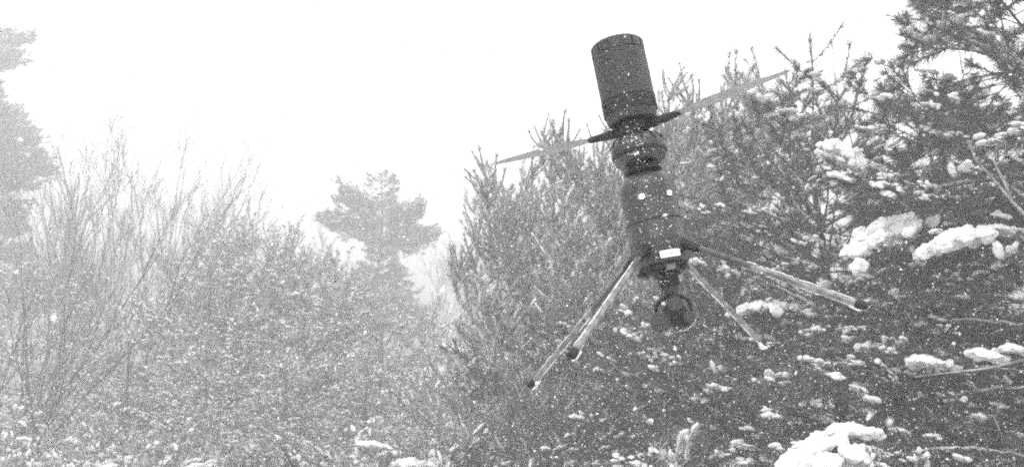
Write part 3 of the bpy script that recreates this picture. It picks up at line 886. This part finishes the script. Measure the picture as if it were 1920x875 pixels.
# hanging camera
cb = link('hanging_camera', None, drone, tuple(P3(-16, 217)))
def ball(name, c, r, m, parent, sq=(1, 1, 1)):
    b = MB(); V0, F0 = ICO3; b.add(c + V0 * np.array(sq) * r * S, F0); return link(name, b.mesh(name, M[m]), parent)
ball('camera_housing', P3(18, 526), 24, 'black_dark', cb, (1.0, 0.9, 0.95))
boxpart('camera_back', P3(30, 536, -6), np.array([22 * S, 0, 4 * S]), np.array([0, 18 * S, 0]), np.array([-3 * S, 0, 16 * S]), 'black_plastic', cb, 0.3)
for (u, t, n, r, dx) in ((-5, 536, 20, 18, -0.35), (22, 508, 20, 14, 0.1), (38, 536, 20, 10, 0.3)):
    dirn = unit(np.array([dx, -1.0, -0.12])); c0 = P3(u, t, n - 12)
    b = MB(); tube(b, [c0, c0 + dirn * 17 * S, c0 + dirn * 19 * S, c0 + dirn * 16 * S], [r * S, r * S, r * 0.86 * S, r * 0.74 * S], 24, cap=False)
    br = link('lens_barrel', b.mesh('lens_barrel', M['lens_ring'], True, 40), cb)
    b = MB(); tube(b, [c0 + dirn * 3 * S, c0 + dirn * 14 * S, c0 + dirn * 16 * S, c0 + dirn * 16.8 * S], [r * 0.8 * S, r * 0.76 * S, r * 0.5 * S, r * 0.1 * S], 24)
    link('lens_glass', b.mesh('lens_glass', M['lens'], True, 60), br)
for sg in (-1, 1):
    b = MB(); tube(b, bez(P3(18, 492), P3(18 + sg * 40, 498), P3(18 + sg * 30, 530), 9), 3.4 * S, 8); link('yoke_arm', b.mesh('yoke_arm', M['black_dark']), cb)
a = np.linspace(-0.5, math.pi + 0.35, 26); rgL = np.random.default_rng(8)
b = MB(); tube(b, [P3(20 + 38 * math.cos(q), 526 + 33 * math.sin(q), 6) for q in a], [(0.7 + 0.4 * rgL.random()) * S for q in a], 7)
link('guard_loop', b.mesh('guard_loop', M['ice']), cb)
b = MB(); blobs(b, [P3(20 + 38 * math.cos(q), 527 + 33 * math.sin(q), 6) for q in np.linspace(0.5, 1.4, 24)], np.tile([1.0, 0, 0.2], (24, 1)), 2.2 * S, 0.8 * S, 0.6 * S * (0.3 + rgL.random(24)), rgL, ICO1)
tag(link('frost_rim', b.mesh('frost_rim', M['snow']), cb), kind='stuff')

# four splayed legs, glazed with ice and rimmed with snow
LEGS = [(28.8, 0.42, 12, 'right-hand leg with snow on its foot'), (118.8, 0.22, 13, 'near left leg crossing in front of the body'), (208.8, 0.42, 14, 'far left leg thickly glazed with ice'), (298.8, 0.12, 15, 'far right leg with snow on its foot')]
for deg, ice0, sd, lb in LEGS:
    rgl = np.random.default_rng(sd); a = R(deg)
    o = lambda r, t: P3(math.cos(a) * r, t, math.sin(a) * r)
    p0, p1 = o(44, 405), o(338, 590)
    leg = MB(); tube(leg, [p0 + (p1 - p0) * f for f in np.linspace(0, 1, 7)], 5.6 * S, 14)
    lg = tag(link('leg', leg.mesh('leg', M['leg_black'], True, 40), drone), lb)
    ax = unit(p1 - p0); side = unit(np.cross(ax, [0, 0, 1.0])); upv = np.cross(side, ax)
    b = MB(); tube(b, [p0 - ax * 3 * S, p0 + ax * 14 * S, p0 + ax * 40 * S, p0 + ax * 42 * S], [9.5 * S, 9.5 * S, 7.6 * S, 6 * S], 14); link('socket', b.mesh('socket', M['black_dark'], True, 30), lg)
    fs = np.linspace(ice0, 0.985, 30)
    b = MB(); tube(b, [p0 + (p1 - p0) * f + rgl.normal(size=3) * 0.35 * S for f in fs], [(6.0 + 0.8 * rgl.random()) * S for f in fs], 12); link('ice_sheath', b.mesh('ice_sheath', M['ice']), lg)
    b = MB(); tube(b, [p1 - ax * 8 * S, p1, p1 + ax * 8 * S, p1 + ax * 10 * S], [7.5 * S, 8 * S, 7.5 * S, 5 * S], 12); link('rubber_foot', b.mesh('rubber_foot', M['black_dark'], True, 40), lg)
    b = MB()
    for sg, lo, hi in ((1, ice0 - 0.02, 0.97), (-1, ice0 + 0.05, 1.0)):
        m = int(95 * (hi - lo) / 0.6)
        f = lo + (hi - lo) * np.arange(m) / m
        keep = (np.sin(f * 37 + sd) + rgl.normal(size=m) * 0.45) > -0.3
        f = f[keep]
        off = unit(upv * sg * 1.0 - np.array([0, 1.0, 0]) * 0.3) * 6.4 * S
        blobs(b, p0 + (p1 - p0) * f[:, None] + off + rgl.normal(size=(len(f), 3)) * 0.4 * S, np.tile(ax, (len(f), 1)), rgl.uniform(4, 7, len(f)) * S, 1.0 * S, rgl.uniform(0.4, 1.2, len(f)) * S, rgl, ICO1, 0.15)
    k = 10
    blobs(b, p1 + rgl.normal(size=(k, 3)) * np.array([3, 1.5, 1]) * S - upv * 6.5 * S - ax * 5 * S + ax * rgl.uniform(-10, 10, (k, 1)) * S, np.tile(ax, (k, 1)), rgl.uniform(4, 9, k) * S, 2.6 * S, rgl.uniform(1.5, 3.2, k) * S, rgl, ICO2, 0.1)
    tag(link('snow_rim', b.mesh('snow_rim', M['snow']), lg), kind='stuff')

# snow and drops stuck to the drone
rgs = np.random.default_rng(21); sp = MB(); pts_ = []; nr_ = []
for t0, t1, r, n in ((20, 120, 51, 14), (120, 160, 50, 26), (165, 190, 26, 26), (195, 245, 50.5, 95), (246, 262, 34, 16), (275, 434, 51.6, 190), (443, 480, 20, 24)):
    for k in range(n):
        u = np.clip(rgs.normal() * 0.42 - 0.05, -0.95, 0.95) * r; t = rgs.uniform(t0, t1); nn = math.sqrt(r * r - u * u)
        rz = r if t < 190 or t > 300 else float(np.interp(t, [190, 199, 207, 232, 246, 247, 262, 266, 283, 297], [38, 46, 50, 50, 36, 34, 30, 34, 48, 51]))
        pts_.append(P3(u * rz / r, t, nn * rz / r + 0.6))
k = len(pts_); rs = np.exp(rgs.normal(math.log(0.8), 0.42, k)) * S
blobs(sp, np.array(pts_), rgs.normal(size=(k, 3)) * np.array([1, 0.4, 1]), rs * rgs.uniform(1, 1.5, k), rs, rs * 0.8, rgs, ICO1, 0.12)
tag(link('snow_specks', sp.mesh('snow_specks', M['snow']), drone), kind='stuff')

# ------------------------------------------------------------------ snow in the air
rgF = np.random.default_rng(5)
nF = 45000
dF = 15.0 * rgF.random(nF) ** (1 / 2.6); dF = np.maximum(dF, 0.55 + 0.5 * rgF.random(nF))
ax_, ez_ = np.radians(rgF.uniform(-36, 36, nF)), np.radians(rgF.uniform(-10, 26, nF))
PF = np.stack([dF * np.sin(ax_), dF * np.cos(ax_), 1.6 + dF * np.tan(ez_)], 1)
nn_ = 30                                        # a few flakes drift close past the lens
dN = rgF.uniform(0.45, 1.0, nn_); aN, eN = np.radians(rgF.uniform(-30, 30, nn_)), np.radians(rgF.uniform(-8, 22, nn_))
PF = np.vstack([PF, np.stack([dN * np.sin(aN), dN * np.cos(aN), 1.6 + dN * np.tan(eN)], 1)])
PF = PF[PF[:, 2] > 0.15]
nF = len(PF)
OCT = (np.array([[1, 0, 0], [-1, 0, 0], [0, 1, 0], [0, -1, 0], [0, 0, 1], [0, 0, -1]], float), np.array([[0, 2, 4], [2, 1, 4], [1, 3, 4], [3, 0, 4], [2, 0, 5], [1, 2, 5], [3, 1, 5], [0, 3, 5]]))
rr = np.exp(rgF.normal(math.log(0.0013), 0.42, nF)).clip(0.0007, 0.0028)
fl = MB()
nB = 110000
dB = 3.0 + 9.0 * rgF.random(nB) ** 0.8; aB = np.radians(rgF.uniform(-36, 36, nB)); zB = 0.1 + np.abs(rgF.normal(size=nB)) * 1.25
PB = np.stack([dB * np.sin(aB), dB * np.cos(aB), zB], 1)
TET = (np.array([[1, 1, 1], [-1, -1, 1], [-1, 1, -1], [1, -1, -1]], float) * 0.75, np.array([[0, 1, 3], [0, 2, 1], [0, 3, 2], [1, 2, 3]]))
rB = np.exp(rgF.normal(math.log(0.0017), 0.35, nB))
blobs(fl, PB, rgF.normal(size=(nB, 3)), rB * rgF.uniform(1, 2, nB), rB, rB, rgF, TET, 0.2)
blobs(fl, PF, rgF.normal(size=(nF, 3)) * np.array([1, 1, 0.8]), rr * rgF.uniform(1, 1.8, nF), rr, rr * rgF.uniform(0.7, 1.1, nF), rgF, OCT, 0.15)
tag(link('falling_snow', fl.mesh('falling_snow', M['snow'])), 'white snowflakes blowing through the air', 'snow', kind='stuff')

# ------------------------------------------------------------------ haze of blowing snow
hz = bpy.data.materials.new('haze'); hz.use_nodes = True
hn = hz.node_tree.nodes; hn.clear()
vo = hn.new('ShaderNodeVolumePrincipled'); vo.inputs['Color'].default_value = (0.98, 0.98, 0.98, 1); vo.inputs['Density'].default_value = 0.026
vo.inputs['Density Attribute'].default_value = ''; vo.inputs['Temperature Attribute'].default_value = ''
ho = hn.new('ShaderNodeOutputMaterial'); hz.node_tree.links.new(vo.outputs[0], ho.inputs['Volume'])
bm = bmesh.new(); bmesh.ops.create_cube(bm, size=1.0)
hm = bpy.data.meshes.new('haze'); bm.to_mesh(hm); bm.free(); hm.materials.append(hz)
tag(link('haze', hm, None, (0, 270, 7.0), (0, 0, 0), (820, 680, 18)), 'pale haze of blowing snow filling the air', 'haze', kind='stuff')
